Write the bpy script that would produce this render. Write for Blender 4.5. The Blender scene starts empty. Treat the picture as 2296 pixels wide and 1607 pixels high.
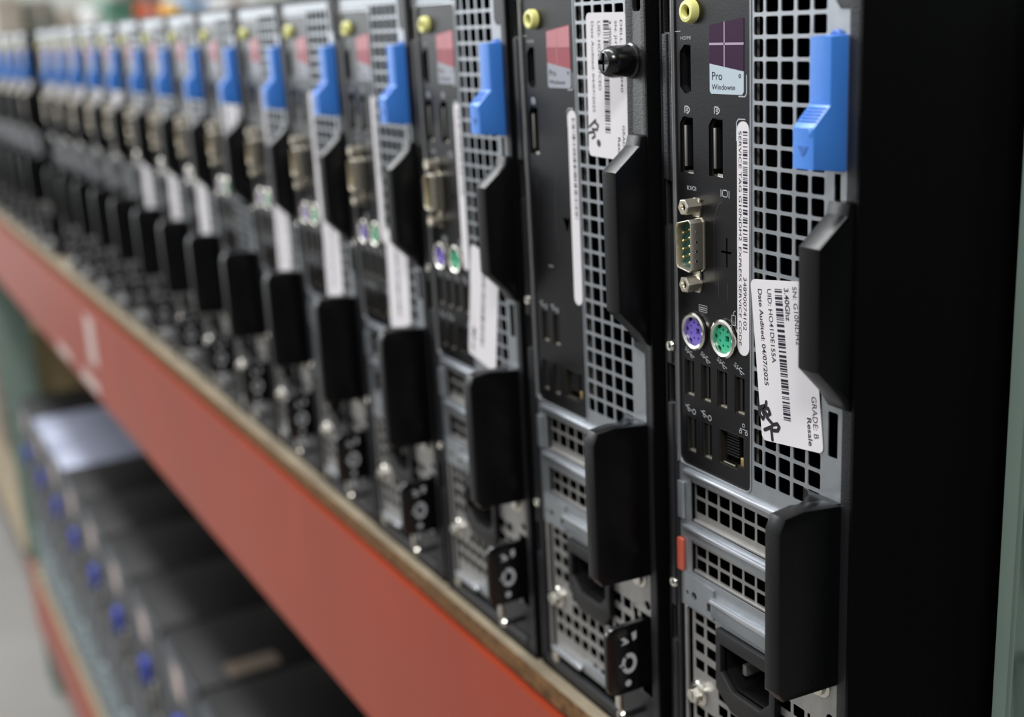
import bpy, bmesh, math, random
from mathutils import Matrix, Vector
random.seed(7)
SC = bpy.context.scene
COL = SC.collection
VO = 44.0            # height of the towers' own zero line above the shelf, mm

# ------------------------------------------------------------------ materials
def lin(c):
    out = []
    for x in c[:3]:
        x /= 255.0
        out.append(x/12.92 if x <= .04045 else ((x+.055)/1.055)**2.4)
    return (*out, 1.0)

def mat(name, rgb, rough=.5, metal=0.0, spec=.5, noise=0.0, nscale=60.0, bump=0.0, bscale=900.0, coat=0.0, rvar=0.0):
    m = bpy.data.materials.new(name); m.use_nodes = True
    nt = m.node_tree; b = nt.nodes['Principled BSDF']
    col = lin(rgb)
    b.inputs['Base Color'].default_value = col
    b.inputs['Roughness'].default_value = rough
    b.inputs['Metallic'].default_value = metal
    b.inputs['Specular IOR Level'].default_value = spec
    b.inputs['Coat Weight'].default_value = coat
    b.inputs['Coat Roughness'].default_value = .15
    tc = nt.nodes.new('ShaderNodeTexCoord')
    if noise or rvar:
        n = nt.nodes.new('ShaderNodeTexNoise'); n.inputs['Scale'].default_value = nscale; n.inputs['Detail'].default_value = 5
        nt.links.new(tc.outputs['Object'], n.inputs['Vector'])
        if noise:
            r = nt.nodes.new('ShaderNodeValToRGB')
            r.color_ramp.elements[0].position = .3; r.color_ramp.elements[1].position = .7
            r.color_ramp.elements[0].color = (*[max(0, x*(1-noise)) for x in col[:3]], 1)
            r.color_ramp.elements[1].color = (*[min(1, x*(1+noise)) for x in col[:3]], 1)
            nt.links.new(n.outputs['Fac'], r.inputs['Fac']); nt.links.new(r.outputs['Color'], b.inputs['Base Color'])
        if rvar:
            mr = nt.nodes.new('ShaderNodeMapRange')
            mr.inputs['To Min'].default_value = max(.03, rough-rvar); mr.inputs['To Max'].default_value = min(1, rough+rvar)
            nt.links.new(n.outputs['Fac'], mr.inputs['Value']); nt.links.new(mr.outputs['Result'], b.inputs['Roughness'])
    if bump:
        n2 = nt.nodes.new('ShaderNodeTexNoise'); n2.inputs['Scale'].default_value = bscale; n2.inputs['Detail'].default_value = 3
        nt.links.new(tc.outputs['Object'], n2.inputs['Vector'])
        bp = nt.nodes.new('ShaderNodeBump'); bp.inputs['Strength'].default_value = bump; bp.inputs['Distance'].default_value = .0006
        nt.links.new(n2.outputs['Fac'], bp.inputs['Height']); nt.links.new(bp.outputs['Normal'], b.inputs['Normal'])
    return m

M = dict(
    zinc=mat('galvanised_steel', (150,154,158), .33, .65, .5, noise=.06, nscale=260, rvar=.05),
    bead=mat('ridge_highlight_steel', (196,200,206), .2, .8),  # paler, smoother steel; ridge highlight partly put into the colour
    zinc2=mat('psu_steel', (150,148,145), .38, .6, .5, noise=.07, nscale=220, rvar=.05),
    chrome=mat('bright_nickel', (225,222,212), .18, 1.0),
    nickel=mat('satin_nickel', (205,198,182), .3, .9),
    panel=mat('charcoal_panel', (13,13,15), .3, 0, .3, bump=.05, bscale=1400),
    frame=mat('black_frame', (24,25,28), .45, 0, .5, bump=.3, bscale=1500),
    case=mat('black_case_paint', (5,5,5), .55, 0, .12, bump=.3, bscale=1500),
    void=mat('inside_shade', (5,5,6), .9, 0, .1),  # near-black sheets standing in for shade inside hollow parts
    rubber=mat('black_plastic', (5,5,6), .32, 0, .3, bump=.1, bscale=900),
    knob=mat('black_knob', (9,9,10), .22, 0, .6),
    blue=mat('latch_blue', (60,122,206), .36, 0, .55, bump=.12, bscale=1300),
    bluedk=mat('latch_blue_arrow', (38,92,170), .45),
    lime=mat('audio_lime', (214,212,132), .35, 0, .5),
    limedk=mat('audio_lime_shade', (104,102,10), .5),  # same lime darkened, shade of the bore put into the colour
    purple=mat('keyboard_port_purple', (112,92,190), .45), purpledk=mat('keyboard_port_holes', (44,30,110), .6),
    green=mat('mouse_port_green', (40,165,125), .45), greendk=mat('mouse_port_holes', (8,80,60), .6),
    serial=mat('serial_green', (22,84,76), .45), pin=mat('gold_pin', (200,170,110), .3, .9),
    shell=mat('shaded_port_shell', (62,58,52), .45, .7), port=mat('port_black', (12,12,13), .5), tongue=mat('port_grey', (104,102,98), .45),  # shell metal darkened, shade inside the ports put into its colour
    white=mat('label_paper', (206,202,204), .6, 0, .3), ink=mat('label_ink', (34,28,44), .6, 0, .2), marker=mat('marker_ink', (22,16,26), .4),
    print=mat('panel_print', (170,172,176), .6),
    flag=mat('sticker_purple', (50,22,50), .42, 0, .1), flagred=mat('sticker_red', (138,48,58), .42, 0, .4), flagpink=mat('sticker_pink', (172,104,110), .4, 0, .4),
    flagline=mat('sticker_line', (160,140,165), .5), stick=mat('sticker_pale', (168,182,190), .45, 0, .4), stickgrey=mat('sticker_grey', (140,142,150), .45, 0, .4),
    orange=mat('orange_tab', (186,84,62), .5),
    beam=mat('orange_beam_paint', (142,54,32), .36, 0, .35, noise=.08, nscale=9, rvar=.06, coat=.03),
    board=mat('particle_board', (98,72,44), .85, 0, .2, noise=.55, nscale=190, bump=.8, bscale=500),
    boardtop=mat('dusty_board_top', (126,116,98), .8, 0, .2, noise=.16, nscale=60, bump=.4, bscale=400),
    upright=mat('grey_green_paint', (118,136,127), .5, 0, .4, noise=.06, nscale=14),
    concrete=mat('concrete', (122,120,116), .7, 0, .3, noise=.1, nscale=3, bump=.2, bscale=60),
    lowcase=mat('dull_black_case', (12,12,12), .5, 0, .25, noise=.1, nscale=20),
    palecase=mat('pale_grey_case', (150,155,174), .4, .2, .5, noise=.05, nscale=12),  # paler blue-grey case colour for two of the large towers
    lowplate=mat('grey_rear_plate', (74,78,82), .45, .4), bracket=mat('pale_bracket', (150,166,170), .45, .4),
    vga=mat('vga_blue', (46,64,170), .5),
    card=mat('cardboard', (150,132,98), .85, 0, .2, noise=.08, nscale=20),
    wall=mat('painted_wall', (172,174,168), .85, 0, .2, noise=.04, nscale=1.5),
    bin_green=mat('bin_green', (86,132,112), .6), box_orange=mat('box_orange', (214,104,66), .7), box_brown=mat('box_brown', (84,72,60), .8),
    box_yellow=mat('box_yellow', (222,180,84), .7), box_blue=mat('box_blue', (128,166,206), .7), foam=mat('white_foam', (236,236,238), .7),
    box_pale=mat('pale_surface', (176,158,152), .6), olive=mat('box_olive', (112,114,104), .8), beige=mat('box_beige', (170,160,148), .8),
)

# ------------------------------------------------------------------ mesh helpers (all in mm: u across, w out of the face, v up)
TMP = bpy.data.collections.new('tmp'); COL.children.link(TMP)
MAP = {'Y': Matrix(((1,0,0,0),(0,0,-1,0),(0,1,0,0),(0,0,0,1))),   # (u,v) outline, depth towards the aisle
       'X': Matrix(((0,0,1,0),(1,0,0,0),(0,1,0,0),(0,0,0,1))),    # (y,v) outline, depth along the row
       'Z': Matrix.Identity(4)}

def curve_mesh(loops, d0, d1, axis='Y', bev=0.0, res=1):
    cu = bpy.data.curves.new('c', 'CURVE'); cu.dimensions = '2D'; cu.fill_mode = 'BOTH'
    cu.extrude = max(abs(d1-d0)/2 - bev, 1e-4)
    if bev: cu.bevel_depth = bev; cu.bevel_resolution = res; cu.offset = -bev
    for lp in loops:
        s = cu.splines.new('POLY'); s.points.add(len(lp)-1)
        for p, q in zip(s.points, lp): p.co = (q[0], q[1], 0, 1)
        s.use_cyclic_u = True
    return _conv(cu, Matrix.Translation((0,0,(d0+d1)/2)), axis)

def _conv(cu, pre, axis):
    o = bpy.data.objects.new('t', cu); TMP.objects.link(o)
    dg = bpy.context.evaluated_depsgraph_get()
    me = bpy.data.meshes.new_from_object(o.evaluated_get(dg))
    bpy.data.objects.remove(o); bpy.data.curves.remove(cu)
    me.transform(MAP[axis] @ pre)
    return me

def rrect(u0, v0, u1, v1, r=0.0, n=3):
    if u0 > u1: u0, u1 = u1, u0
    if v0 > v1: v0, v1 = v1, v0
    if r <= 0: return [(u0,v0),(u1,v0),(u1,v1),(u0,v1)]
    out = []
    for cx, cy, a in ((u1-r,v1-r,0),(u0+r,v1-r,90),(u0+r,v0+r,180),(u1-r,v0+r,270)):
        for i in range(n+1):
            t = math.radians(a+90*i/n); out.append((cx+r*math.cos(t), cy+r*math.sin(t)))
    return out

def circ(u, v, r, n=20, a0=0):
    return [(u+r*math.cos(2*math.pi*i/n+a0), v+r*math.sin(2*math.pi*i/n+a0)) for i in range(n)]

class Part:
    def __init__(s): s.bm = bmesh.new(); s.mats = []
    def _m(s, m):
        if m not in s.mats: s.mats.append(m)
        return s.mats.index(m)
    def add(s, me, m):
        i = s._m(m); n = len(s.bm.faces)
        s.bm.from_mesh(me); bpy.data.meshes.remove(me)
        s.bm.faces.ensure_lookup_table()
        for f in s.bm.faces[n:]: f.material_index = i
        return s
    def plate(s, loops, w0, w1, m, bev=0.0, axis='Y'): return s.add(curve_mesh(loops, w0, w1, axis, bev), m)
    def box(s, u0, u1, w0, w1, v0, v1, m, bev=0.0):
        i = s._m(m)
        mt = Matrix.Translation(((u0+u1)/2, -(w0+w1)/2, (v0+v1)/2)) @ Matrix.Diagonal((abs(u1-u0), abs(w1-w0), abs(v1-v0), 1))
        r = bmesh.ops.create_cube(s.bm, size=1, matrix=mt)
        fs = list({f for v in r['verts'] for f in v.link_faces})
        if bev:
            es = list({e for v in r['verts'] for e in v.link_edges})
            b = bmesh.ops.bevel(s.bm, geom=es, offset=bev, segments=2, profile=.5, affect='EDGES')
            fs = list({f for v in b['verts'] for f in v.link_faces} | {f for f in fs if f.is_valid})
        for f in fs: f.material_index = i
        return s
    def lathe(s, u, v, prof, m, seg=24, axis='Y', ang=0.0):
        """prof: list of (radius, w) about an axis through (u, v) pointing out of the face"""
        i = s._m(m); rings = []
        for r, w in prof:
            ring = []
            for k in range(seg):
                t = 2*math.pi*k/seg + ang
                ring.append(s.bm.verts.new((u+r*math.cos(t), -w, v+r*math.sin(t))) if r > 1e-6 else None)
            if r <= 1e-6:
                c = s.bm.verts.new((u, -w, v)); ring = [c]*seg
            rings.append(ring)
        for a, b in zip(rings, rings[1:]):
            for k in range(seg):
                vs = [a[k], a[(k+1) % seg], b[(k+1) % seg], b[k]]; q = []
                for x in vs:
                    if x not in q: q.append(x)
                if len(q) > 2:
                    try: s.bm.faces.new(q).material_index = i
                    except ValueError: pass
        return s
    def text(s, txt, u, v, length, height, w, m, ang=0.0, bold=0.0):
        """lettering whose baseline starts at (u, v); stretched to length x cap height"""
        cu = bpy.data.curves.new('f', 'FONT'); cu.body = txt; cu.size = 1; cu.extrude = .0001; cu.offset = bold; cu.resolution_u = 3
        o = bpy.data.objects.new('t', cu); TMP.objects.link(o)
        dg = bpy.context.evaluated_depsgraph_get(); me = bpy.data.meshes.new_from_object(o.evaluated_get(dg))
        bpy.data.objects.remove(o); bpy.data.curves.remove(cu)
        xs = [p.co.x for p in me.vertices]; x0, x1 = min(xs), max(xs)
        sx = length/(x1-x0); sy = height/.73
        pre = Matrix.Translation((u, v, w)) @ Matrix.Rotation(math.radians(ang), 4, 'Z') @ Matrix.Diagonal((sx, sy, 1, 1)) @ Matrix.Translation((-x0, 0, 0))
        me.transform(MAP['Y'] @ pre)
        return s.add(me, m)
    def stroke(s, pts, width, w, m, closed=False):
        """flat pen stroke through (u, v) points, round ended"""
        i = s._m(m)
        seq = list(pts) + ([pts[0]] if closed else [])
        for a, b in zip(seq, seq[1:]):
            d = Vector((b[0]-a[0], b[1]-a[1])); L = d.length
            if L < 1e-6: continue
            nrm = Vector((-d.y, d.x))/L*width/2
            q = [(a[0]+nrm.x, a[1]+nrm.y), (a[0]-nrm.x, a[1]-nrm.y), (b[0]-nrm.x, b[1]-nrm.y), (b[0]+nrm.x, b[1]+nrm.y)]
            f = s.bm.faces.new([s.bm.verts.new((x, -w, y)) for x, y in q]); f.material_index = i
        if width > .5:
            for k, a in enumerate(seq):
                f = s.bm.faces.new([s.bm.verts.new((x, -w-.004*(k % 2+1), y)) for x, y in circ(a[0], a[1], width/2, 10)]); f.material_index = i
        return s
    def bars(s, u0, u1, v0, v1, m, w, seed, xf=None):
        """barcode stripes between v0 (start) and v1 (end)"""
        i = s._m(m); rnd = random.Random(seed); p = 0.0; L = abs(v1-v0); sg = 1 if v1 > v0 else -1
        while p < L-.2:
            t = rnd.choice((.28,.28,.55,.85))
            t = min(t, L-p); q = [(u0, v0+sg*p), (u1, v0+sg*p), (u1, v0+sg*(p+t)), (u0, v0+sg*(p+t))]
            if xf: q = [xf(*x) for x in q]
            s.bm.faces.new([s.bm.verts.new((x, -w, y)) for x, y in q]).material_index = i
            p += t + rnd.choice((.28,.3,.5,.8))
        return s
    def build(s, name, parent=None, label=None, loc=None, angle=32):
        bm = s.bm
        bmesh.ops.remove_doubles(bm, verts=bm.verts, dist=1e-4)
        bmesh.ops.recalc_face_normals(bm, faces=bm.faces)
        bm.normal_update()
        for f in bm.faces: f.smooth = True
        for e in bm.edges:
            e.smooth = len(e.link_faces) == 2 and e.calc_face_angle(9) < math.radians(angle)
        bmesh.ops.scale(bm, vec=(.001,.001,.001), verts=bm.verts)
        me = bpy.data.meshes.new(name); bm.to_mesh(me); bm.free()
        for m in s.mats: me.materials.append(M[m])
        o = bpy.data.objects.new(name, me); COL.objects.link(o)
        if parent: o.parent = parent
        if label: o['label'] = label
        if loc: o.location = loc
        return o

def root(name, label, cat, loc, group=None):
    o = bpy.data.objects.new(name, None); COL.objects.link(o); o.empty_display_size = .02
    o.location = loc; tag(o, label, cat, group); return o
def tag(o, label, cat, group=None, kind=None):
    if label: o['label'] = label
    if cat: o['category'] = cat
    if group: o['group'] = group
    if kind: o['kind'] = kind
    return o
def Z(v): return v + VO       # face height -> height above the shelf

# every tower part is modelled with v measured from the tower's own zero line; shift = +VO
def dv(loop): return [(a, b+VO) for a, b in loop]

H = 300.0; W = 93.5; D = 292.0

# ------------------------------------------------------------------ desktop tower
HDMI = [(8.4,214.6),(10.9,212.4),(14.4,212.4),(14.4,227.9),(10.9,227.9),(8.4,225.6)]
DP1 = [(8.0,186.4),(15.2,186.4),(15.2,204.9),(9.9,204.9),(8.0,202.6)]
DP2 = [(a+15.6, b) for a, b in DP1]
USBU = [(11.5,121.8),(20.8,121.8),(29.7,121.8),(38.9,121.8)]
USBL = [(12.1,101.2),(21.1,101.2)]
RJ = [(27.6,88.6),(38.0,88.6),(38.0,90.2),(41.2,90.2),(41.2,101.3),(27.6,101.3)]

def usb_rect(u, vt): return rrect(u-2.6, vt-13.2, u+2.6, vt, .3)

def vents(cols, rows):
    hs = []
    for r in rows:
        v = 233.1 - (r-1)*6.48
        for c in cols:
            uc, wd = {1:(48.65,4.2),2:(54.7,5.4),3:(61.5,5.4),4:(68.4,5.4),5:(75.25,5.4)}[c]
            hs.append(rrect(uc-wd/2-.1, v-2.68, uc+wd/2+.1, v+2.68, .75))
    return hs

def make_case(t):
    p = Part()
    # folded sheet-metal shell, open at the rear, with a black sheet inside standing in for shade
    p.plate([dv(rrect(0,-44,W,256,2.5)), dv(rrect(1.0,-43,W-1.0,255,1.8))], 1.6, -D, 'case')
    p.box(.8, W-.8, -60, -61, 1.2, H-1.2, 'void')
    p.box(.8, W-.8, -D+1, -D+2.5, 1.2, H-1.2, 'case')
    p.box(45.2, 45.9, -2.2, -2.7, 92+VO, 246+VO, 'tongue')            # cable duct edge behind the vents
    p.box(5, 88, -34, -35, Z(26), Z(84), 'void')
    return p.build('case', t)

def make_frame(t, variant):
    p = Part()
    if variant == 'A':
        inner = [(5.2,-37),(87.9,-37),(87.9,236.9),(84.3,236.9),(82.4,239),(82.4,253.2),(5.2,253.2)]
    else:
        inner = [(5.2,-37),(87.5,-37),(87.5,119.5),(80.4,121),(80.4,253.2),(5.2,253.2)]
    slots = [rrect(1.6,232,4.6,246,.4), rrect(1.6,168,4.5,183.2,.4), rrect(1.6,104.6,4.5,118.4,.4), rrect(1.6,11.2,3.6,24.8,.4)]
    if variant == 'B': slots.append(rrect(84.8,239.2,89.6,250,1.2))
    p.plate([dv(rrect(.9,-43,W-.9,255,1.8)), dv(inner)] + [dv(s) for s in slots], -1.0, .9, 'frame', .12)
    p.box(.9, 5.2, -4, -5, 1.5, H-2, 'void')
    for a, b in ((105,118),(168,183),(232,246)): p.box(4.75, 5.15, -4, .7, Z(a-1), Z(b+1), 'port')
    for a, b in ((183.6,231.6),(118.8,167.6),(25.2,104.2),(-40,10.8)): p.plate([dv(rrect(.5,a,3.5,b,.3))], .4, 1.5, 'frame', .2)   # raised outer step
    p.box(5.25, 5.5, -.5, .9, Z(83), Z(252), 'zinc2', .08)          # bright folded edge of the inner chassis
    p.box(10, 84, .0, 1.6, Z(-42.5), Z(-37.6), 'frame', .5)
    p.lathe(12.6, Z(-36.2), [(2.6,.6),(2.6,1.5),(1.2,1.9),(0,1.5)], 'nickel', 14)
    return p.build('rear_frame', t)

def make_plate(t, variant):
    p = Part()
    if variant == 'A':
        outer = [(5,27),(88.2,27),(88.2,94),(89.6,94),(89.6,103.5),(88.6,104.2),(88.6,121.5),(89.4,121.5),(89.4,126),(88.2,126),(88.2,237),(83.6,237),(82.2,238.6),(82.2,253.5),(5,253.5)]
    else:
        outer = [(5,27),(87.8,27),(87.8,107),(86,120),(80.4,121.5),(80.4,253.5),(5,253.5)]
    holes = [rrect(6.0,82.9,44.8,246.6,2.4), rrect(11.6,61.2,73.5,77.6,.4), rrect(11.6,41.6,73.5,54.4,.4)]
    holes += vents((1,2,3,4,5), range(-1,24))
    if variant == 'A':
        holes += [rrect(82.0,183,84.6,191.8), rrect(81.1,106.4,85.3,120.8,.6)]
    else:
        holes += [rrect(80.6,106.3,84.0,120.3,.3)] if False else []
    holes += [circ(9.8,33,1.0,10), circ(13.8,33,1.7,12), rrect(21.4,30.2,23.5,33.6)]
    p.plate([dv(outer)] + [dv(h) for h in holes], -.45, 0, 'zinc')
    for v, u0 in ((80.0,8.6),(58.6,7.8)):
        p.plate([dv(rrect(u0,v-.9,74.5,v+1.2,1.0,4))], -.2, 1.5, 'bead', .75)
    p.plate([dv([(23.9,36.6),(75,37.4),(75,29),(23.9,29)])], -.3, 1.1, 'zinc', .4)
    p.plate([dv(rrect(23.9,34.2,75,36.6,1.1,4))], .6, 2.2, 'bead', .7)
    p.plate([dv([(8.3,40.6),(25,39.4),(25,28),(11,28),(8.6,30)]), dv(circ(9.8,33,.9,10)), dv(circ(13.8,33,1.6,12)), dv(rrect(21.4,30.2,23.5,33.6))], -.2, .8, 'zinc')
    # rim of the port opening
    p.plate([dv(rrect(5.3,82.2,45.5,247.3,2.9)), dv(rrect(6.0,82.9,44.8,246.6,2.3))], -.4, .35, 'zinc', .15)
    p.plate([dv(rrect(8.5,247.9,44,249.1,.5,3))], -.2, .5, 'zinc', .25)
    p.plate([dv(rrect(4.9,61.4,8.6,75.6,.4))], .1, 1.0, 'zinc', .2)
    return p.build('rear_plate', t)

def logo_dp(p, u, v):
    p.stroke([(u,v-1.1),(u,v+1.0),(u+1.6,v+1.0),(u+2.5,v+.3),(u+2.5,v-.4),(u+1.6,v-1.1),(u+.9,v-1.1)], .45, -.24, 'print')
    p.stroke([(u+.9,v-.4),(u+.9,v+.35),(u+1.6,v+.35),(u+1.6,v-.4),(u+.9,v-.4)], .35, -.235, 'print')
def logo_usb(p, u, v, ss=True):
    if ss: p.text('SS', u, v+1.0, 2.2, 1.7, -.24, 'print', -32)
    x = u+1.9 if ss else u
    p.stroke([(x,v+.6),(x+3.6,v-.9)], .3, -.24, 'print')
    p.stroke([(x+.8,v+.25),(x+1.6,v+1.0),(x+2.5,v+.7)], .26, -.24, 'print')
    p.stroke([(x+1.3,v+.0),(x+1.6,v-1.1),(x+2.6,v-1.3)], .26, -.24, 'print')
    if not ss: p.stroke(circ(x+5.0, v-.9, .9, 10), .28, -.24, 'print', True)

def make_panel(t, variant):
    p = Part()
    loops = [rrect(6.05,82.95,44.75,246.5,2.3), HDMI, DP1, RJ]
    if variant == 'A':
        loops += [DP2] + [usb_rect(*x) for x in USBU+USBL]
        loops += [circ(15.4,132.7,5.2,24), circ(31.4,133.2,5.2,24), rrect(32.2,157.3,32.9,167), rrect(29.6,161.9,32.2,162.6), rrect(32.9,161.9,34.9,162.6)]
    else:
        loops += [usb_rect(13.8,122.5), usb_rect(22.7,122.5)] + [usb_rect(*x) for x in USBL]
        loops += [rrect(34.2,157.5,34.7,163.5), rrect(31.6,162.3,37,162.9)]
    loops.append(circ(15.6,238.3,2.6,16))
    p.plate([dv(l) for l in loops], -1.3, -.3, 'panel')
    p.box(6.2, 44.6, -13, -13.4, Z(83.2), Z(246.3), 'void')
    # printed marks
    p.text('HDMI', 9.2, Z(229.5), 5.4, 1.15, -.24, 'print')
    logo_dp(p, 11.0, Z(207.2))
    p.stroke([(6.2,Z(232.1)),(9.2,Z(232.2))], .3, -.24, 'print')
    p.stroke([(38.8,Z(212.1)),(41.9,Z(212.1)),(42.7,Z(213)),(42.7,Z(218.7))], .35, -.24, 'print')
    p.stroke([(42.1,Z(205.2)),(38.8,Z(205.2)),(37.8,Z(204.2)),(37.8,Z(198.4))], .35, -.24, 'print')
    if variant == 'A':
        logo_dp(p, 26.7, Z(207.5))
        p.text('IOIOI', 11.7, Z(180.8), 4.9, 1.5, -.24, 'print')
        p.stroke([(29.8,Z(180.2)),(29.8,Z(182.6))], .3, -.24, 'print'); p.stroke([(33.9,Z(180)),(33.9,Z(182.4))], .3, -.24, 'print')
        p.stroke(rrect(30.6,Z(180.3),33.1,Z(182.4),.6), .32, -.24, 'print', True)
        p.stroke(rrect(17.5,Z(140.2),21.8,Z(142.4)), .22, -.24, 'print', True)
        p.stroke([(17.9,Z(141.6)),(21.4,Z(141.6))], .3, -.24, 'print'); p.stroke([(17.9,Z(140.9)),(21.4,Z(140.9))], .3, -.24, 'print')
        p.stroke(rrect(35.1,Z(138.6),37.0,Z(141.9)), .25, -.24, 'print', True)
        p.stroke([(36.0,Z(141.9)),(36.0,Z(143)),(37,Z(143.6))], .25, -.24, 'print')
        for u in (9.0,17.9,26.9,35.9): logo_usb(p, u, Z(124.0))
        logo_usb(p, 8.9, Z(104.2), False); logo_usb(p, 17.8, Z(104.2), False)
        p.stroke([(39.1,Z(104.0)),(43.0,Z(104.0))], .25, -.24, 'print')
        for a, b in ((39.4,102.9),(42.4,102.9),(40.9,105.4)): p.stroke(rrect(a-.5,Z(b-.5),a+.5,Z(b+.5)), .25, -.24, 'print', True)
        for a, b in ((39.4,103.4),(42.4,103.4)): p.stroke([(a,Z(b)),(a,Z(104))], .25, -.24, 'print')
        # punched outline of an unused opening
        for seq in ([(30.6,178.8),(28.4,177.4),(27.2,174.8),(26.3,172.4),(26,170)], [(26,170),(26,155)], [(26,155),(27,150.5)], [(33.0,152),(33.0,146)], [(39.5,171),(37.8,168),(37.6,164)], [(28.2,153.5),(28.2,146.5)]):
            p.stroke([(a, Z(b)) for a, b in seq], .45, -.26, 'port')
    else:
        for seq in ([(28,180),(26.2,172),(26,156),(27.5,149)], [(39,172),(38.6,158)], [(12,176),(11.4,158)]):
            p.stroke([(a, Z(b)) for a, b in seq], .4, -.26, 'port')
        p.stroke([(19,Z(142)),(22,Z(142))], .3, -.24, 'print')
        for u in (11,20): logo_usb(p, u-1, Z(125.2), False)
    return p.build('port_panel', t)

def jack(t):
    p = Part()
    p.lathe(15.6, Z(238.3), [(3.75,-1),(3.75,1.7),(3.3,2.5),(2.3,2.6),(1.85,2.2),(1.75,.6)], 'lime', 28)
    p.lathe(15.6, Z(238.3), [(1.75,.6),(1.75,-6),(0,-6)], 'limedk', 28)
    return p.build('audio_jack', t, 'round lime green audio jack')

def video_port(t, outline, name, tu, tv0, tv1):
    p = Part()
    us = [a for a, b in outline]; cu = (min(us)+max(us))/2; vs = [b for a, b in outline]; cv = (min(vs)+max(vs))/2
    inner = [(cu+(a-cu)*.9, cv+(b-cv)*.95) for a, b in outline]; outer = [(cu+(a-cu)*1.06, cv+(b-cv)*1.03) for a, b in outline]
    p.plate([dv(outer), dv(inner)], -1.4, -10, 'shell' if name == 'display_port' else 'port')
    p.plate([dv(outer)], -10, -10.6, 'port')
    p.plate([dv(inner)], -3.2, -3.4, 'void') if name == 'hdmi_port' else None
    if name == 'display_port':
        p.box(tu-1.5, tu-.5, -.7, -1.2, Z(tv0), Z(tv1), 'tongue', .1); p.box(tu-1.5, tu-.55, -1.2, -9, Z(tv0), Z(tv1), 'port')
        p.box(cu, max(us)-.1, -1.0, -2.0, Z(min(vs)+.1), Z(min(vs)+.9), 'chrome')
    else: p.box(tu-.3, tu+.3, -2.6, -9, Z(tv0), Z(tv1), 'port', .1)
    for v in (cv+3.6, cv-3.6): p.box(max(us)-1.6, max(us)-.75, -1.6, -2.4, Z(v-1.0), Z(v+1.0), 'tongue', .2)
    return p.build(name, t)

def usb_port(t, u, vt):
    p = Part()
    p.plate([dv(usb_rect(u, vt)), dv(rrect(u-2.2, vt-12.8, u+2.2, vt-.4, .2))], -.6, -10, 'shell')
    p.box(u-2.5, u+2.5, -10, -10.5, Z(vt-13), Z(vt), 'port')
    p.box(u-1.9, u-.1, -1.6, -9.5, Z(vt-12), Z(vt-1.2), 'port')
    p.box(u-1.2, u+2.3, -.8, -2.0, Z(vt-12.9), Z(vt-12.3), 'nickel')
    return p.build('usb_port', t)

def network_port(t):
    p = Part()
    cu, cv = 34.4, 95
    inner = [(cu+(a-cu)*.93, cv+(b-cv)*.93) for a, b in RJ]
    p.plate([dv(RJ), dv(inner)], -.5, -11, 'shell')
    p.plate([dv(inner)], -7, -7.5, 'port')
    for i in range(8): p.box(30, 36.5, -2+.0*i, -6.5, Z(92.2+i*1.02), Z(92.5+i*1.02), 'port')
    p.box(38.7, 40.4, -.7, -3, Z(90.6), Z(93.4), 'pin', .2)
    p.box(30, 36, -.7, -3.5, Z(89.4), Z(89.9), 'chrome')
    return p.build('network_port', t)

def ps2_port(t, u, v, core, hole, name, label):
    p = Part()
    p.lathe(u, Z(v), [(5.1,-1.2),(6.5,.0),(6.6,.9),(5.9,1.3),(5.0,1.0),(4.8,-.2),(4.8,-7)], 'chrome', 32)
    q = Part() if False else p
    # insert: gear-edged disc with pin holes and a key slot
    loop = []
    for i in range(72):
        a = 2*math.pi*i/72; r = 4.75
        for nt in (math.radians(0), math.radians(128), math.radians(180), math.radians(232)):
            dd = abs((a-nt+math.pi) % (2*math.pi) - math.pi)
            if dd < .16: r = 4.05
        loop.append((u+r*math.cos(a), v+r*math.sin(a)))
    hol = [circ(u+2.9*math.cos(math.radians(a)), v+2.9*math.sin(math.radians(a)), .5, 8) for a in (60,110,155,205,250,300)]
    hol.append(rrect(u+.1, v-1.0, u+2.0, v+1.0))
    p.plate([dv(loop)] + [dv(h) for h in hol], -1.6, -.3, core)
    p.lathe(u, Z(v), [(4.7,-1.7),(0,-1.7)], hole, 24)
    return p.build(name, t, label)

def serial_port(t):
    p = Part()
    d_out = [(12.6,156.6),(13.4,155.3),(20.0,154.4),(21.2,155.4),(21.2,171.0),(20.0,172.2),(13.4,170.6),(12.6,169.4)]
    cu, cv = 17.0, 163.2
    # rounded D shell
    def ring(sc): return [(cu+(a-cu)*sc, cv+(b-cv)*(1-(1-sc)*.55)) for a, b in d_out]
    p.plate([dv(ring(1.0)), dv(ring(.89))], -.3, 5.6, 'nickel', .2)
    p.plate([dv(ring(1.05)), dv(ring(.9))], -.3, .5, 'nickel', .15)
    p.plate([dv(ring(.9))], -.3, 2.4, 'serial')
    for n, uu, v0 in ((5,18.7,157.6),(4,15.2,159.0)):
        for i in range(n): p.lathe(uu, Z(v0+2.76*i), [(.45,1.5),(.45,4.3),(0,4.8)], 'pin', 8)
    for v in (158.3,161.5,164.7,168): p.box(20.9, 21.35, 3.0, 3.9, Z(v-.5), Z(v+.5), 'chrome', .15)
    for a, b in ((146.6,154.6),(172.2,178.6)): p.plate([dv(rrect(15.2,a,19.2,b,.8))], -.3, .5, 'nickel', .15)
    o = p.build('serial_port', t, 'nickel serial port with green insert')
    for v in (176.0, 149.9):
        q = Part()
        q.lathe(17.0, Z(v), [(2.9,-.2),(2.9,5.4),(2.5,5.7),(1.65,5.7),(1.5,5.2)], 'nickel', 6, ang=.1)
        q.lathe(17.0, Z(v), [(1.5,5.2),(1.35,1.5),(0,1.5)], 'serial', 14)
        q.lathe(17.0, Z(v), [(1.5,5.25),(1.2,4.6),(1.5,3.9),(1.2,3.3),(1.5,2.6)], 'nickel', 14)
        q.build('jackscrew', o)
    return o

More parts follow.
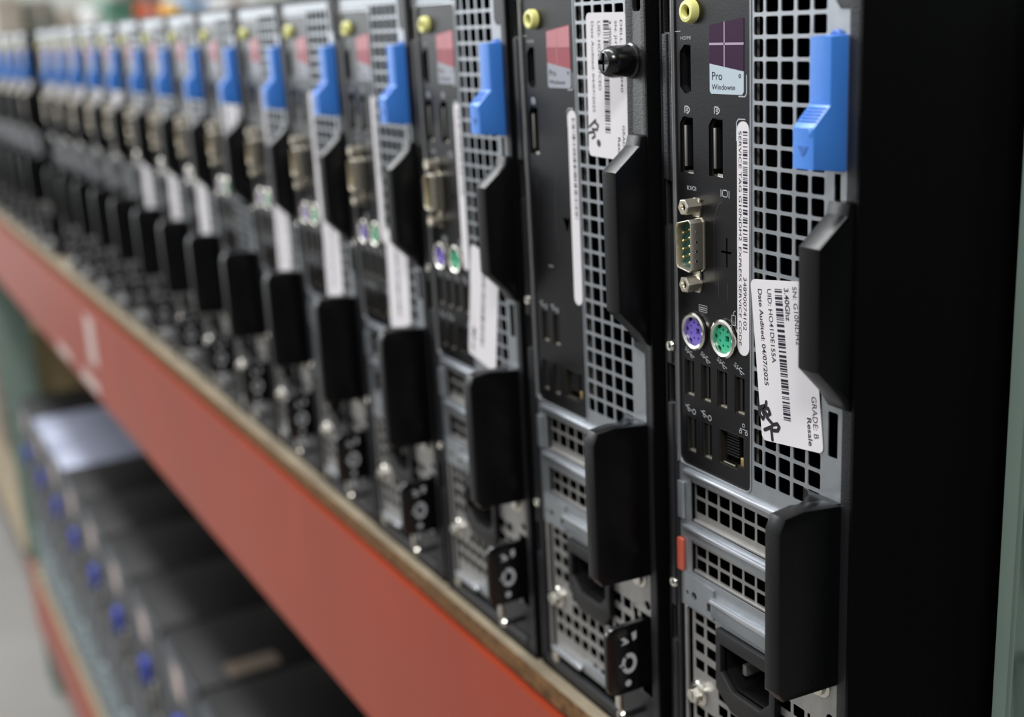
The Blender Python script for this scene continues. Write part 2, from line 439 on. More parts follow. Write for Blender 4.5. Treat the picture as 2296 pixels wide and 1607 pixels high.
def slot_cover(t, v0, v1, rows):
    p = Part()
    cells = []
    for vb, vt in rows:
        for i in range(9):
            uc = 15.2 + 6.72*i
            cells.append(rrect(uc-2.85, vb-.1, uc+2.85, vt+.1, .6))
    p.plate([dv(rrect(11.8,v0,73.2,v1,.5))] + [dv(c) for c in cells], -2.05, -1.8, 'zinc2')
    p.plate([dv(rrect(11.8,v1-1.3,73.2,v1+.1,.5,3))], -2.4, -.4, 'zinc2', .4)
    p.plate([dv(rrect(11.8,v0-.1,73.2,v0+1.1,.5,3))], -2.4, -.6, 'zinc2', .4)
    p.box(9.2, 11.4, -1, -5, Z(v0), Z(v1), 'void')
    return p.build('slot_cover', t)

def make_psu(t):
    p = Part()
    holes = []
    for r, vc in enumerate((24.6,19.5,12.7,5.5,-1.3,-7.6,-14.2,-20.9)):
        for c in range(10):
            uc = 15.2 + 6.72*c; hh = 1.4 if r == 0 else 2.05
            if 27 < uc < 61 and vc > 1.5: continue
            if uc < 25 and -12 < vc < 2.5: continue
            if uc > 60 and vc > 16: continue
            holes.append(rrect(uc-2.65, vc-hh-.15, uc+2.65, vc+hh+.15, .45))
    for c in range(7): holes.append(circ(31+6.72*c*.9, -28.0, 2.1, 10)) if c > 1 else None
    holes.append(rrect(29.5,3.6,57.0,24.5))
    p.plate([dv(rrect(11,-34,76.4,27.2,.6))] + [dv(h) for h in holes], -.9, -.6, 'zinc2')
    p.plate([dv(rrect(7.2,-36,8.6,27,.5))], -1.0, .3, 'zinc2', .3)
    p.plate([dv(rrect(9.3,-33.6,34,-31.0,1.2,4))], -.6, 1.7, 'bead', .8)
    p.plate([dv([(36,-33),(60,-33),(60,-28.2),(36,-27.2)])], -.6, .6, 'zinc', .3)
    p.plate([dv(rrect(60.5,-36,88,-21,1))], -.5, .4, 'frame', .2)
    p.plate([dv([(75.4,14.2),(90.2,14.2),(90.2,24),(87,44),(75.4,44)]), dv(circ(84.8,18.4,1.9,14))], -.4, .5, 'zinc2', .15)
    p.lathe(84.8, Z(18.4), [(1.9,.4),(1.9,-3),(0,-3)], 'port', 14)
    o = p.build('power_supply', t)
    q = Part()
    q.plate([dv([(27.9,26.6),(60,26.6),(60,3.5),(55,-2.6),(36.5,-2.6),(27.9,3.4)]), dv([(30.7,21.6),(57,21.6),(57,10.6),(51.8,5.4),(37,5.4),(30.7,10.6)])], -1.2, 2.2, 'port', .4)
    q.plate([dv([(30.4,22),(57.3,22),(57.3,10.4),(52,5),(36.8,5),(30.4,10.4)])], -15, -14, 'void')
    q.plate([dv([(30.4,22),(57.3,22),(57.3,10.4),(52,5),(36.8,5),(30.4,10.4)]), dv([(30.7,21.6),(57,21.6),(57,10.6),(51.8,5.4),(37,5.4),(30.7,10.6)])], -15, 0, 'port')
    for u, v in ((43.8,18.6),(37.8,12),(49.8,12)): q.box(u-2.0 if v > 15 else u-1.0, u+2.0 if v > 15 else u+1.0, -13, -3, Z(v-1), Z(v+(1 if v > 15 else 3)), 'tongue', .2)
    q.build('power_socket', o, 'black mains socket')
    q = Part()
    q.lathe(14.9, Z(-6.2), [(4.9,-.6),(4.9,.2),(4.2,.7),(3.2,.8)], 'chrome', 24)
    q.lathe(14.9, Z(-6.2), [(3.3,.7),(3.3,2.9),(2.8,3.4),(1.2,3.4),(1.0,2.2),(0,2.0)], 'chrome', 6, ang=.3)
    q.box(14.2, 15.6, 2.8, 3.7, Z(-8.6), Z(-3.8), 'chrome', .2)
    q.build('screw', o, 'bright hexagonal screw')
    q = Part()
    q.lathe(80.5, Z(29), [(4.2,.2),(4.2,.9),(3,1.2),(2.8,2.8),(0,3.2)], 'chrome', 18)
    q.build('screw', o)
    return o

def make_latch(t):
    p = Part()
    prof = [(1.0,192.4),(-12.0,194.2),(-12.1,205.6),(-6.2,211.4),(-6.2,229.9),(1.0,230.1)]
    p.plate([dv(prof)], 78.0, 86.6, 'blue', .35, 'X')
    for i in range(5):
        a = i/5.0
        p.box(78.6, 86.0, 7.2+a*4.2, 7.5+a*4.2, Z(210.5-a*4.1), Z(210.9-a*4.1), 'blue')
    p.plate([dv([(80.2,200.6),(84.4,200.6),(82.3,197.8)])], 12.1, 12.25, 'bluedk')
    p.box(84.5, 86.3, 10.6, 12.3, Z(203.3), Z(205.8), 'blue', .4)
    p.lathe(82.6, Z(228.9), [(2.6,-.5),(2.6,1.0),(2.2,1.4),(0,1.4)], 'bluedk', 16)
    return p.build('release_latch', t, 'blue release latch')

def make_knob(t):
    p = Part()
    p.lathe(83.3, Z(223), [(5.4,.5),(5.4,8.6),(5.0,10.2),(4.2,11.6),(3.4,12.1)], 'knob', 28)
    p.lathe(83.3, Z(223), [(6.0,.4),(6.0,1.6),(5.4,2.2)], 'knob', 28)
    p.plate([dv(circ(83.3,223,3.5,20)), dv([(82.7,226),(83.9,226),(83.9,223.6),(86.3,223.6),(86.3,222.4),(83.9,222.4),(83.9,220),(82.7,220),(82.7,222.4),(80.3,222.4),(80.3,223.6),(82.7,223.6)])], 11.0, 12.2, 'knob', .15)
    p.lathe(83.3, Z(223), [(3.4,10.8),(0,10.8)], 'port', 16)
    return p.build('thumbscrew', t, 'black cross-head thumbscrew')

def make_guard(t, variant):
    p = Part()
    up = 0 if variant == 'A' else 13.5
    prof = [(2.5,121.5),(-3.0,124),(-5.8,128.4),(-14.3,137.2),(-14.5,173.0+up),(-4.4,181.2+up),(-3.6,184.6+up),(2.5,185.0+up)]
    p.plate([dv(prof)], 83.0, 92.2, 'rubber', 1.3, 'X')
    return p.build('cable_guard', t)

def make_block(t):
    p = Part()
    # tall rounded fin that flares into a wider foot where it meets the face
    p.plate([dv([(3,32),(-22.3,33.2),(-24.6,36.5),(-24.6,89),(-22.5,93.6),(-15,94.4),(3,92.4)])], 81.0, 88.3, 'rubber', 1.2, 'X')
    i = p._m('rubber')
    foot = [(70.5,.1),(73.5,.9),(76.5,3.2),(79,7.5),(81.3,13.5),(84,14),(87.2,.1)]
    p.plate([[(a, -b) for a, b in foot]], Z(34), Z(93.0), 'rubber', 0, 'Z')
    return p.build('cable_guard', t)

def make_locktab(t):
    p = Part()
    o = [(2,-18.5)]
    prof = rrect(-18.6,-17.2,8,12.0,4.5,5)
    prof = [(min(a,2.5), b) for a, b in prof]
    p.plate([dv(prof)], 80.6, 83.2, 'knob', .6, 'X')
    base = len(p.bm.verts)
    def face(pts):
        f = p.bm.faces.new([p.bm.verts.new((83.25, a, b+VO)) for a, b in pts]); f.material_index = p._m('print')
    c = (-8.6,-4.4); n = 22
    for k in range(n):
        if k in (7,): continue
        a0, a1 = 2*math.pi*k/n, 2*math.pi*(k+1)/n
        ring = []
        for r, a in ((1,a0),(1,a1),(.55,a1),(.55,a0)): ring.append((c[0]+3.5*r*math.cos(a), c[1]+4.4*r*math.sin(a)))
        face(ring)
    face([(-13.2,-4.6),(-11.0,-6.2),(-10.4,-5.6),(-12.8,-3.9)])
    face([(-12.4,6.9),(-10.6,7.2),(-8.4,4.9),(-9.0,4.2),(-12.2,3.9),(-10.6,5.2)])
    face([(-7.2,8.0),(-5.0,8.6),(-5.0,5.4),(-6.6,4.6)])
    face(circ(-9.2,-12.8,1.4,12))
    p.plate([dv(rrect(-13.4,-24,-11.4,-17.0,.8))], 79.6, 82.8, 'chrome', .5, 'X')
    p.lathe(81.4, Z(-26.9), [(2.1,10.4),(2.4,11.4),(1.9,12.6),(1.1,12.4),(.9,11)], 'chrome', 14)
    p.box(78.8, 81, 0, 12.4, Z(-29.5), Z(-26.5), 'frame', .3)
    return p.build('lock_tab', t, 'black lock tab with pale symbols')

def rivet(t, u, v):
    p = Part()
    p.lathe(u, Z(v), [(2.1,.6),(2.1,1.3),(1.7,1.9),(1.0,1.8),(.8,1.2),(0,1.1)], 'chrome', 18)
    p.lathe(u, Z(v), [(2.9,.5),(2.9,1.0),(2.1,1.1)], 'port', 18)
    return p.build('rivet', t)

def retention_tab(t):
    p = Part()
    p.plate([dv(rrect(4.4,40.7,7.9,53.5,.8))], .2, 1.3, 'orange', .25)
    return p.build('retention_tab', t, 'orange tab')

def software_sticker(t, style):
    p = Part()
    base = rrect(24.4,212.6,41.4,236,1.0)
    outline = [(24.5,213.4),(25.3,212.6),(40.6,212.6),(41.4,213.4),(41.5,235.5),(41.1,235.7),(24.8,233.8),(24.5,233.5)]
    top, lo = {'purple':('flag','stick'), 'red':('flagred','stickgrey')}[style]
    p.plate([dv([(24.5,213.4),(25.3,212.6),(40.6,212.6),(41.4,213.4),(41.4,219.7),(24.5,222.0)])], -.3, -.15, lo)
    p.plate([dv([(24.5,222.0),(41.4,219.7),(41.5,235.5),(41.1,235.7),(24.8,233.8),(24.5,233.5)])], -.3, -.15, top)
    if style == 'red':
        p.plate([dv([(24.6,228),(41.4,228),(41.5,235.4),(24.6,233.4)])], -.15, -.12, 'flagpink')
    ln = 'flagline' if style == 'purple' else 'flagpink'
    p.plate([dv(rrect(24.5,227.65,41.45,228.35))], -.16, -.08, ln)
    p.plate([dv([(31.75,221.1),(32.25,221.0),(32.35,234.7),(31.85,234.65)])], -.16, -.08, ln)
    p.text('Pro', 25.8, Z(217.0), 5.1, 2.6, -.1, 'ink')
    p.text('Windows', 25.6, Z(214.0), 10.6, 1.75, -.1, 'ink')
    p.stroke(circ(39.6,Z(218.3),.5,8), .3, -.1, 'ink', True); p.stroke(circ(36.8,Z(214.6),.4,8), .25, -.1, 'ink', True)
    return p.build('software_sticker', t, ('purple' if style == 'purple' else 'red')+' sticker with a four-pane flag')

def service_tag(t, full):
    p = Part()
    p.plate([dv(rrect(38.1,129.4,44.0,204.6,2.9,6))], -.3, -.12, 'white')
    p.bars(41.1, 43.3, Z(201.6), Z(163.6), 'ink', -.08, 5)
    if full:
        p.text('SERVICE TAG G10NDH2', 39.0, Z(201.6), 34.6, 1.45, -.08, 'ink', -90)
        p.text('EXPRESS SERVICE CODE', 38.9, Z(165), 32.4, 1.45, -.08, 'ink', -90)
        p.text('34890074102', 41.2, Z(155.5), 17.5, 1.7, -.08, 'ink', -90)
    return p.build('service_tag', t, 'long white rounded service tag')

def audit_label(t, u, v, ang, width, length, lines, marks, seed, w=.35):
    """paper label; (u, v) is its top left corner, reading downwards"""
    p = Part()
    a = math.radians(ang)
    def xf(r, d): return (u + r*math.cos(a) + d*math.sin(a), v+VO + r*math.sin(a)*1.0 - d*math.cos(a))
    lp = [xf(r, -d) for r, d in rrect(0, -length, width, 0, 2.0, 4)]
    p.plate([lp], w-.2, w, 'white')
    for txt, r, d, ln, ht, bold in lines:
        x, y = xf(r, d); p.text(txt, x, y, ln, ht, w+.05, 'ink', -90+ang, bold)
    if seed is not None:
        p.bars(11.4, 14.8, 2.6, length-8.2 if length > 48 else length-5, 'ink', w+.05, seed, lambda x, y: xf(x, y))
    for m in marks: p.stroke([xf(*q) for q in m[1]], m[0], w+.07, 'marker')
    return p.build('audit_label', t, 'white audit label')

def build_tower(variant):
    t = root('desktop_tower', 'x', 'computer', (0,0,0))
    make_case(t); make_frame(t, variant); make_plate(t, variant); make_panel(t, variant)
    jack(t)
    video_port(t, HDMI, 'hdmi_port', 11.6, 214.5, 225.6)
    video_port(t, DP1, 'display_port', 11.4, 188.5, 202)
    if variant == 'A':
        video_port(t, DP2, 'display_port', 27.0, 188.8, 201.8)
        serial_port(t)
        ps2_port(t, 15.4, 132.7, 'purple', 'purpledk', 'keyboard_port', 'round purple keyboard port')
        ps2_port(t, 31.4, 133.2, 'green', 'greendk', 'mouse_port', 'round green mouse port')
        for x in USBU + USBL: usb_port(t, *x)
    else:
        for x in [(13.8,122.5),(22.7,122.5)] + USBL: usb_port(t, *x)
    network_port(t)
    slot_cover(t, 61.3, 77.6, ((65.1,70.0),(71.4,76.4)))
    slot_cover(t, 41.7, 54.3, ((42.3,46.9),(48.3,53.3)))
    make_psu(t)
    if variant == 'A': make_latch(t)
    else: make_knob(t)
    make_guard(t, variant); make_block(t); make_locktab(t)
    rivet(t, 2.6, 125.2); rivet(t, 2.2, 34.4)
    retention_tab(t) if variant == 'A' else None
    return t

def copy_tree(o, parent=None, skip=()):
    c = o.copy(); COL.objects.link(c); c.parent = parent
    for ch in o.children:
        if ch.name.split('.')[0] in skip: continue
        copy_tree(ch, c, skip)
    return c

XS = [0,-98.6,-193.6,-290.6,-385.6,-480.4,-575.2,-670.0,-765.0,-860.4,-956.0,-1051.0,-1146.5,-1242.0,-1338.0] + [-1524.0-95.6*i for i in range(7)]
YS = [0,-2,-3.5,-3,-2,0,0,1,2,2.5,2,2,1.5,2,2.5] + [3,2,2,3,2,3,2]
ORD = ['first','second','third','fourth','fifth','sixth','seventh','eighth','ninth','tenth','eleventh','twelfth','thirteenth','fourteenth','fifteenth','sixteenth','seventeenth','eighteenth','nineteenth','twentieth','twenty-first','twenty-second']
GRP = 'black desktop towers in the upper shelf row'
A = build_tower('A')
B = build_tower('B')
towers = []
for k in range(len(XS)):
    if k == 0: t = A
    elif k == 1: t = B
    else:
        skip = ('retention_tab',)
        if k >= 11: skip = ('retention_tab','usb_port','network_port','hdmi_port','display_port')
        t = copy_tree(A, None, skip)
    towers.append(t)
for k, t in enumerate(towers):
    t.location = (XS[k]/1000, YS[k]/1000, 0)
    t['group'] = GRP
    if k == 0: lb = 'nearest black desktop tower, with purple window sticker, beside the grey-green upright'
    elif k == 1: lb = 'black desktop tower with a thumbscrew instead of a blue latch, second from the upright'
    elif k < 15: lb = '%s black desktop tower with blue latch counting from the near upright' % ORD[k]
    elif k == 15: lb = 'black desktop tower just beyond the gap in the upper shelf row'
    else: lb = '%s black desktop tower past the gap in the upper shelf row' % ORD[k-15]
    t['label'] = lb

# paper on each tower
LINES1 = [('Date Audited: 04/07/2025',3.4,3.0,31,1.9,.012),('UID: HO41DE155A',7.8,2.8,23.5,2.0,.004),('3.40Ghz',15.8,2.2,10.2,2.2,.014),('SN: G10NDH2',19.7,1.6,18,2.0,0),
          ('Resale',22.4,44.4-2.4,8.9,2.0,.014),('GRADE: B',25.0,37.4-2.4,13.2,2.3,0)]
MARK1 = [(1.25, q) for q in [[(3.5,39.5),(3.2,40.7),(.2,41.6)],[(-.2,42.0),(-.2,44.1),(1.2,45.4),(2.1,44.3),(1.2,42.5),(-.1,41.8)],[(1.7,41.5),(4.3,41.6),(5.0,43.2),(3.5,44.0),(2.0,42.1)],
         [(3.4,44.7),(6.0,46.6)],[(5.7,46.7),(8.2,46.1),(9.0,47.0),(8.1,48.3),(6.0,48.5)],[(1.7,48.9),(5.4,47.4)],[(5.0,48.2),(5.2,51.7)]]]
LINES2 = [('Date Audited: 04/07/2025',3.4,3.0,32,1.7,0),('UID: HO2B267CED',7.6,3.0,24,1.9,0),('3.20Ghz',15.0,2.8,10,1.5,.012),('SN: JHT',18.6,2.8,9.5,1.5,0),('DELL O      3040',22.0,2.6,24.5,1.5,0),('Resale',19.6,43,8.4,1.6,.014),('GRADE: B',22.6,38.6,12,1.6,0)]
MARK2 = [(1.0, q) for q in [[(5.0,37.8),(1.7,39.8),(.8,40.4)],[(3.9,38.3),(6.7,39.6),(5.9,41.2),(2.7,41.2)],[(.3,42.6),(3.7,42.1),(4.4,43.6),(2.6,44.5)]]] + [(2.4,[(6.7,45.8),(7.0,46.1)])]
software_sticker(A, 'purple')
red = software_sticker(B, 'red')
tagA = service_tag(A, True)
tagB = service_tag(B, False)
audit_label(A, 45.2, 155.6, 6.5, 28.6, 52.5, LINES1, MARK1, 3)
audit_label(B, 54.3, 239.6, -1.0, 25.8, 51.0, LINES2, MARK2, 9)
MK = {2:[(1.4,[(4,39),(6,40),(4,42),(6,44)]),(1.4,[(4,47),(5,49)])]}
places = {2:(48.2,142.6,-9.5),3:(45.4,138.0,-2.5),4:(43.4,137.0,-2.5),5:(42.5,137.0,-3),6:(51.0,192.0,-1),7:(36.0,136.0,1),8:(36.0,134.0,1),9:(32.0,132.0,1),10:(50.0,191.5,0),11:(52.0,191.0,0),12:(52.0,191.0,1),13:(51.0,191.0,0),14:(52.0,191.0,-1),15:(52.0,191.0,0),16:(51.0,191.0,0)}
proto_lab = None
for k in range(2, len(towers)):
    t = towers[k]
    for src in (red, tagB):
        c = src.copy(); COL.objects.link(c); c.parent = t
    if k in places:
        u, v, a = places[k]
        if k <= 5 or proto_lab is None or k == 6:
            proto_lab = audit_label(t, u, v, a, 26.5, 53.0, [], MK.get(k, []), 20+k)
            src_uv = (u, v)
        else:
            c = proto_lab.copy(); COL.objects.link(c); c.parent = t
            c.location = ((u-src_uv[0])/1000, 0, (v-src_uv[1])/1000)

# ------------------------------------------------------------------ racking
def slab(name, x0, x1, y0, y1, z0, z1, m, bev=0.0, parent=None):
    p = Part(); p.box(x0*1000, x1*1000, -y0*1000, -y1*1000, z0*1000, z1*1000, m, bev); return p.build(name, parent)

def shelf_board(x0, x1, z, label):
    p = Part()
    p.box(x0*1000, x1*1000, 10, -1050, (z-.0100)*1000, (z-.0004)*1000, 'board')
    p.box(x0*1000, x1*1000, 9.6, -1049, (z-.0008)*1000, z*1000, 'boardtop')
    return tag(p.build('shelf_board'), label, 'shelf board')

def beam(x0, x1, z_top, z_bot, label):
    t = root('rack_beam', label, 'beam', ((x0+x1)/2, -.012, 0), 'orange pallet rack beams')
    p = Part()
    # step profile: face, rounded lip, ledge that carries the board
    prof = [(-14.5,z_bot*1000),(40,z_bot*1000),(40,z_top*1000-22),(-4,z_top*1000-22),(-4,z_top*1000-3),(-14.5,z_top*1000)]
    me = curve_mesh([prof], (x0+.06)*1000, (x1-.06)*1000, 'X', 2.6, 4); p.add(me, 'beam')
    o = p.build('rail', t); o.location = (-t.location.x, .012, 0)
    for x in (x0, x1):
        q = Part(); q.plate([[(x*1000-(0 if x == x1 else -2), 0)]*0 or rrect(x*1000-62 if x == x1 else x*1000, z_bot*1000-25, x*1000 if x == x1 else x*1000+62, z_top*1000+22, 6)], 6, 13, 'beam', 1.0)
        q.box(x*1000-62 if x == x1 else x*1000+58, x*1000-58 if x == x1 else x*1000+62, 8, -48, z_bot*1000-20, z_top*1000-24, 'beam')
        c = q.build('connector', t); c.location = (-t.location.x, .012, 0)
    return t

ZT = -.0105
BX0, BX1 = -2.435, .102
shelf_board(-2.43, .098, 0.0, 'particle board shelf under the long row of desktop towers')
ZL = -.826
shelf_board(-2.43, .098, ZL, 'lower particle board shelf carrying the large towers')
up_beam = beam(BX0, BX1, ZT, -.130, 'orange rack beam running under the upper row of towers')
beam(BX0, BX1, ZL-.0105, ZL-.130, 'lower orange rack beam near the floor')
FLOOR = -1.16

def upright(x0, y0, label, holes_face=True):
    t = root('rack_upright', label, 'rack upright', (x0, y0, FLOOR), 'grey-green pallet rack uprights')
    w, d, h = 76, 70, 3100
    for yy in (0, 1000-d):
        p = Part()
        hol = []
        for i in range(int(h/50.8)-1):
            z = 46+50.8*i
            for cx in (20, 56):
                hol.append([(cx-6.5,z+24),(cx-8.3,z+29),(cx-6.2,z+35),(cx,z+37.5),(cx+6.2,z+35),(cx+8.3,z+29),(cx+6.5,z+24),(cx+4,z+14),(cx+2,z+10),(cx-2,z+10),(cx-4,z+14)])
        p.plate([rrect(0,0,w,h,0)] + hol, -yy-2.5, -yy, 'upright', .4)
        for u in (0, w-2.5): p.box(u, u+2.5, -yy-2, -yy-d, 0, h, 'upright')
        for u in (0, w-18): p.box(u, u+18, -yy-d+2.5, -yy-d, 0, h, 'upright')
        p.box(4, w-4, -yy-34, -yy-35, 0, h, 'void')
        p.build('post', t)
    for i in range(4):
        z = 200+i*760
        q = Part(); q.box(24, 50, -d, -1000+d, z, z+30, 'upright'); q.build('brace', t)
        q = Part()
        me = curve_mesh([[(d,z+40),(d+30,z+40),(1000-d,z+700),(970-d,z+700)]], 30, 46, 'X'); q.add(me, 'upright'); q.build('brace', t)
    return t
for lb, x0, x1, v0, v1, m in (('pale rectangular patch',-1.172,-1.122,-.131,-.072,'box_pale'),('pale patch along the lower edge',-1.43,-1.33,-.170,-.157,'box_pale'),('pale patch along the lower edge',-1.25,-1.14,-.170,-.155,'box_pale')):
    p = Part(); p.plate([rrect(x0*1000, v0*1000+VO, x1*1000, v1*1000+VO, 2)], 14.45, 14.75, m); q = p.build('beam_patch', up_beam, lb); q.location = (-up_beam.location.x, .012, 0)  # thin pale patches laid on the beam face
upright(.1035, .0515, 'grey-green rack upright with teardrop holes beside the nearest tower')
upright(-2.512, .0, 'grey-green rack upright at the far end of the row')

# ------------------------------------------------------------------ big towers on the lower shelf
LH, LW, LD = 420.0, 166.0, 440.0
def low_tower(casemat):
    t = root('workstation_tower', 'x', 'computer', (0,0,0))
    p = Part(); p.box(0, LW, -3, -LD, 0, LH, casemat, 4); p.build('case', t)
    p = Part()
    holes = [rrect(14,30+i*20,130,41+i*20,1) for i in range(6)] + [rrect(30,232,138,338,3)]
    p.plate([rrect(5,5,LW-5,LH-5,4)] + holes, -2.5, 1, 'lowplate', .4)
    for i in range(5): p.box(36+i*20, 48+i*20, -1, 0, 350, 400, 'port')
    p.build('rear_plate', t)
    for i in range(6):
        p = Part(); p.plate([rrect(15,30.5+i*20,129,40.5+i*20,1)], -2.2, .6 if i % 2 else .2, 'bracket', .3); p.box(4, 22, .6, 5, 28+i*20, 43+i*20, 'bracket', 1); p.build('slot_cover', t)
    p = Part(); p.plate([rrect(30,232,138,338,3)], -2.6, -1, 'port'); p.box(34, 46, -1, 3, 240, 270, 'tongue'); p.box(84, 100, -1, 3, 240, 262, 'tongue'); p.box(84, 100, -1, 3, 290, 312, 'tongue'); p.build('port_panel', t)
    p = Part(); p.plate([rrect(44,296,62,330,4)], -1, 7, 'vga', 1.0); p.build('video_port', t, 'blue video port')
    p = Part(); p.plate([rrect(52,366,92,404,2)], 1, 1.4, 'box_pale'); p.build('paper_label', t, 'pale paper label')
    return t
LX = [-1.067+.172*i for i in (4,3,2,1,0,-1,-2,-3,-4,-5,-6,-7)]
lt = low_tower('lowcase'); lts = low_tower('palecase')
LG = 'large towers on the lower shelf'
for i, x in enumerate(LX):
    sil = i in (9, 10)
    if i == 0: t = lt
    elif i == 9: t = lts
    else: t = copy_tree(lts if sil else lt)
    t.location = (x, .004, ZL); t['group'] = LG
    if i == 0: t['label'] = 'large black tower on the lower shelf nearest to the camera'
    elif i == 9: t['label'] = 'pale-topped large tower next to the black ones on the lower shelf'
    elif i == 10: t['label'] = 'pale-topped large tower further from the black ones on the lower shelf'
    elif i == 11: t['label'] = 'black large tower on the lower shelf beside the far upright'
    else: t['label'] = '%s large black tower along the lower shelf from the near end' % ORD[i]
tpx = LX[0]
p = Part(); p.plate([rrect(-940,44,-908,104,2)], ZL*1000+LH+.1, ZL*1000+LH+.5, 'box_brown', 0, 'Z')
tag(p.build('paper_slip'), 'pale paper strip lying on a black tower on the lower shelf', 'paper')

# ------------------------------------------------------------------ next bay and the rest of the warehouse
shelf_board(-4.6, -2.51, 0.0, 'particle board shelf of the next bay past the far upright')
shelf_board(-4.6, -2.51, ZL, 'lower particle board shelf of the next bay')
def carton(name, x, y0, y1, ztop, m, label, depth=.3, zb=0.0, lid=True):
    t = root(name, label, 'box', (x, (y0+y1)/2, zb))
    w = (y1-y0)*1000; h = (ztop-zb)*1000; d = depth*1000
    p = Part(); p.box(-d/2, d/2, -w/2, w/2, 0, h, m, 3); p.build('body', t)
    q = Part(); q.box(-d/2-.5, d/2+.5, -w*.11, w*.11, h-40, h+.6, 'box_pale' if m != 'beige' else 'beige'); q.build('tape', t)
    return t
CX = -3.12
carton('carton', CX, .160, .226, .400, 'beige', 'pale beige carton at the far end of the shelf', .24)
carton('carton', CX-.02, .236, .304, .388, 'olive', 'dark olive carton next to the pale beige carton', .24)
carton('carton', CX, .312, .356, .362, 'beige', 'low grey-beige carton beside the white foam roll', .24)
p = Part(); me = curve_mesh([circ(-3030, 393, 27, 28), circ(-3030, 393, 9, 16)], 0, 366, 'Z', 4, 2); p.add(me, 'foam')
tag(p.build('foam_roll'), 'white foam roll standing between far cartons', 'roll')
t = root('storage_bin', 'green plastic bin at the far end of the shelf', 'bin', (CX-.03, .466, 0))
p = Part(); p.plate([rrect(-140,-32,140,32,10), rrect(-135,-27,135,27,8)], 4, 380, 'bin_green', 1, 'Z'); p.plate([rrect(-139,-31,139,31,10)], 0, 5, 'bin_green', 0, 'Z'); p.build('body', t)
p = Part(); p.plate([rrect(-146,-36,146,36,12), rrect(-134,-26,134,26,8)], 362, 382, 'bin_green', 2, 'Z'); p.build('rim', t)
carton('carton', CX, .518, .566, .369, 'box_orange', 'orange-brown carton at the far end of the shelf', .22)
carton('carton', CX-.36, .570, .660, .425, 'box_brown', 'tall dark brown carton behind the small yellow carton', .22)
carton('carton', CX, .588, .622, .371, 'box_yellow', 'small yellow carton at the far end of the shelf', .22)
carton('carton', CX, .630, .684, .386, 'box_blue', 'light blue carton at the far end of the shelf', .22)
carton('carton', CX, .694, .84, .378, 'foam', 'white carton beyond the light blue carton', .22)
carton('carton', -2.78, .085, .55, -.335, 'card', 'tan cardboard carton on the lower shelf past the far upright', .40, ZL)
carton('carton', -3.25, .06, .60, -.16, 'box_brown', 'tall dark block added as shade behind the tan carton on the lower shelf', .40, ZL)  # dark box added to stand for the unlit interior back there

def structure(name, o): o['kind'] = 'structure'; o.name = name; return o
structure('floor', slab('floor', -16, 6, -7, 8, FLOOR-.1, FLOOR, 'concrete'))
structure('wall_far', slab('wall_far', -16.2, -16, -.6, 8, FLOOR, 6.5, 'wall'))
structure('wall_back', slab('wall_back', -16, 6, 8, 8.2, FLOOR, 6.5, 'wall'))

# ------------------------------------------------------------------ camera
C = Vector((.35086, -.24973, .28248))
fw = Vector((-0.85225235, 0.45299572, -0.26165018)); rt = Vector((0.48076266, 0.87540332, -0.05036171)); up = Vector((-0.2062358, 0.16871253, 0.96384795))
cam = bpy.data.cameras.new('camera'); co = bpy.data.objects.new('camera', cam); COL.objects.link(co)
mw = Matrix((( rt.x, up.x, -fw.x, C.x), (rt.y, up.y, -fw.y, C.y), (rt.z, up.z, -fw.z, C.z), (0,0,0,1)))
co.matrix_world = mw
cam.sensor_width = 36; cam.lens = 2795.41/2296*36; cam.clip_start = .01; cam.clip_end = 60
cam.dof.use_dof = True; cam.dof.focus_distance = .402; cam.dof.aperture_fstop = 6.7
SC.camera = co

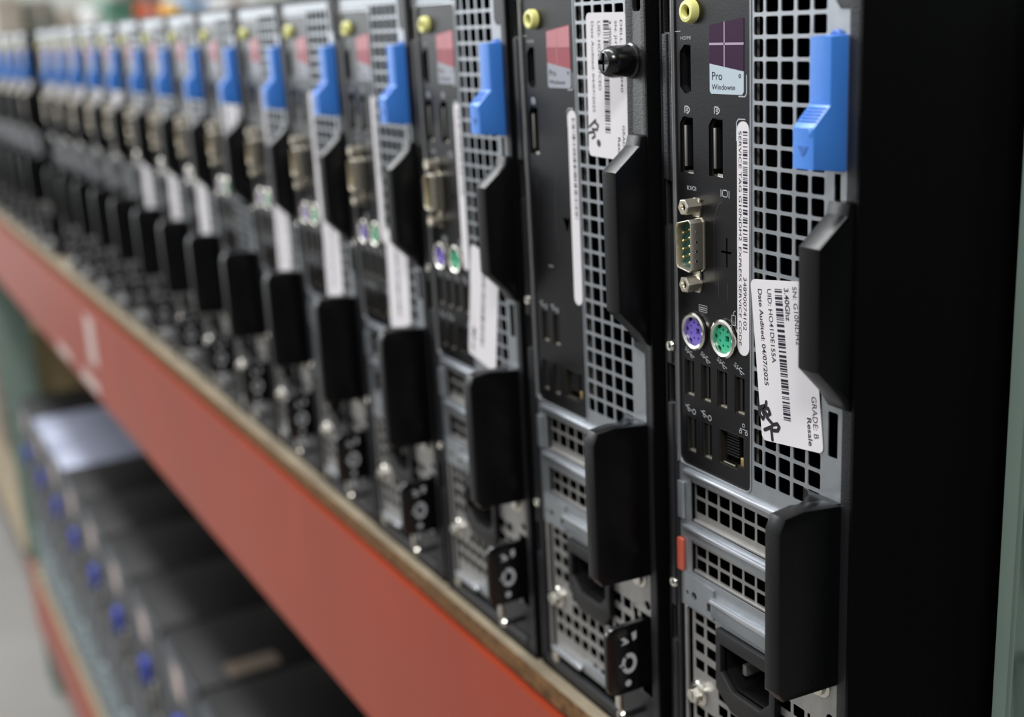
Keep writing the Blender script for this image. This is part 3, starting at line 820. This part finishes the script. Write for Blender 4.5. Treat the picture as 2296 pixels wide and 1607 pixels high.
# ------------------------------------------------------------------ light
def area(name, loc, target, sx, sy, power, col=(1,1,1)):
    l = bpy.data.lights.new(name, 'AREA'); l.shape = 'RECTANGLE'; l.size = sx; l.size_y = sy; l.energy = power; l.color = col
    o = bpy.data.objects.new(name, l); COL.objects.link(o); o.location = loc
    o.rotation_euler = (Vector(target)-Vector(loc)).to_track_quat('-Z', 'Y').to_euler()
    return o
area('aisle_lamp_far', (-4.2,-3.2,1.4), (-.3,0,.2), 1.8, 1.0, 80, (.96,.98,1.0))
area('added_fill_near', (2.0,-1.3,2.2), (0,.05,.2), .9, .5, 62, (1.0,.99,.97))  # added fill, brightens the tower sides that face the camera
area('aisle_lamp_over', (-2.8,-.62,2.7), (-2.8,-.62,0), 6.8, .3, 150, (.98,.99,1.0))
area('added_fill_mid', (-1.5,-.9,2.9), (-3,.4,.3), 1.2, .3, 60)  # added fill for the near faces of the far cartons
area('added_fill_back', (-7.0,1.2,3.4), (-16,2.2,1.0), 2.5, 1, 900)  # added fill that brightens the far wall and background
area('added_row_light', (-15,-4.2,1.3), (0,-.5,.3), 4.6, 3.4, 150, (.93,.97,1.0))  # added unseen light, gives the distant rear plates their sheen

w = bpy.data.worlds.new('warehouse_air'); SC.world = w; w.use_nodes = True
nt = w.node_tree; bg = nt.nodes['Background']
tc = nt.nodes.new('ShaderNodeTexCoord'); sep = nt.nodes.new('ShaderNodeVectorMath'); sep.operation = 'DOT_PRODUCT'
sep.inputs[1].default_value = Vector((-.55,-.35,.75)).normalized()
nt.links.new(tc.outputs['Generated'], sep.inputs[0])
rp = nt.nodes.new('ShaderNodeValToRGB'); e = rp.color_ramp.elements
mr = nt.nodes.new('ShaderNodeMapRange'); mr.inputs['From Min'].default_value = -1; mr.inputs['From Max'].default_value = 1
nt.links.new(sep.outputs['Value'], mr.inputs['Value']); nt.links.new(mr.outputs['Result'], rp.inputs['Fac'])
e[0].position = .35; e[0].color = (.02,.02,.02,1); e[1].position = 1.0; e[1].color = (1.0,1.02,1.06,1)
for pos, v in ((.6,.08),(.7,.35),(.82,.95)):
    x = e.new(pos); x.color = (v*.97, v, v*1.03, 1)
nt.links.new(rp.outputs['Color'], bg.inputs['Color']); bg.inputs['Strength'].default_value = 1.0

vs = SC.view_settings; vs.view_transform = 'Standard'; vs.look = 'None'; vs.exposure = 0.0; vs.gamma = 1.0; vs.use_curve_mapping = False
bpy.data.collections.remove(TMP)
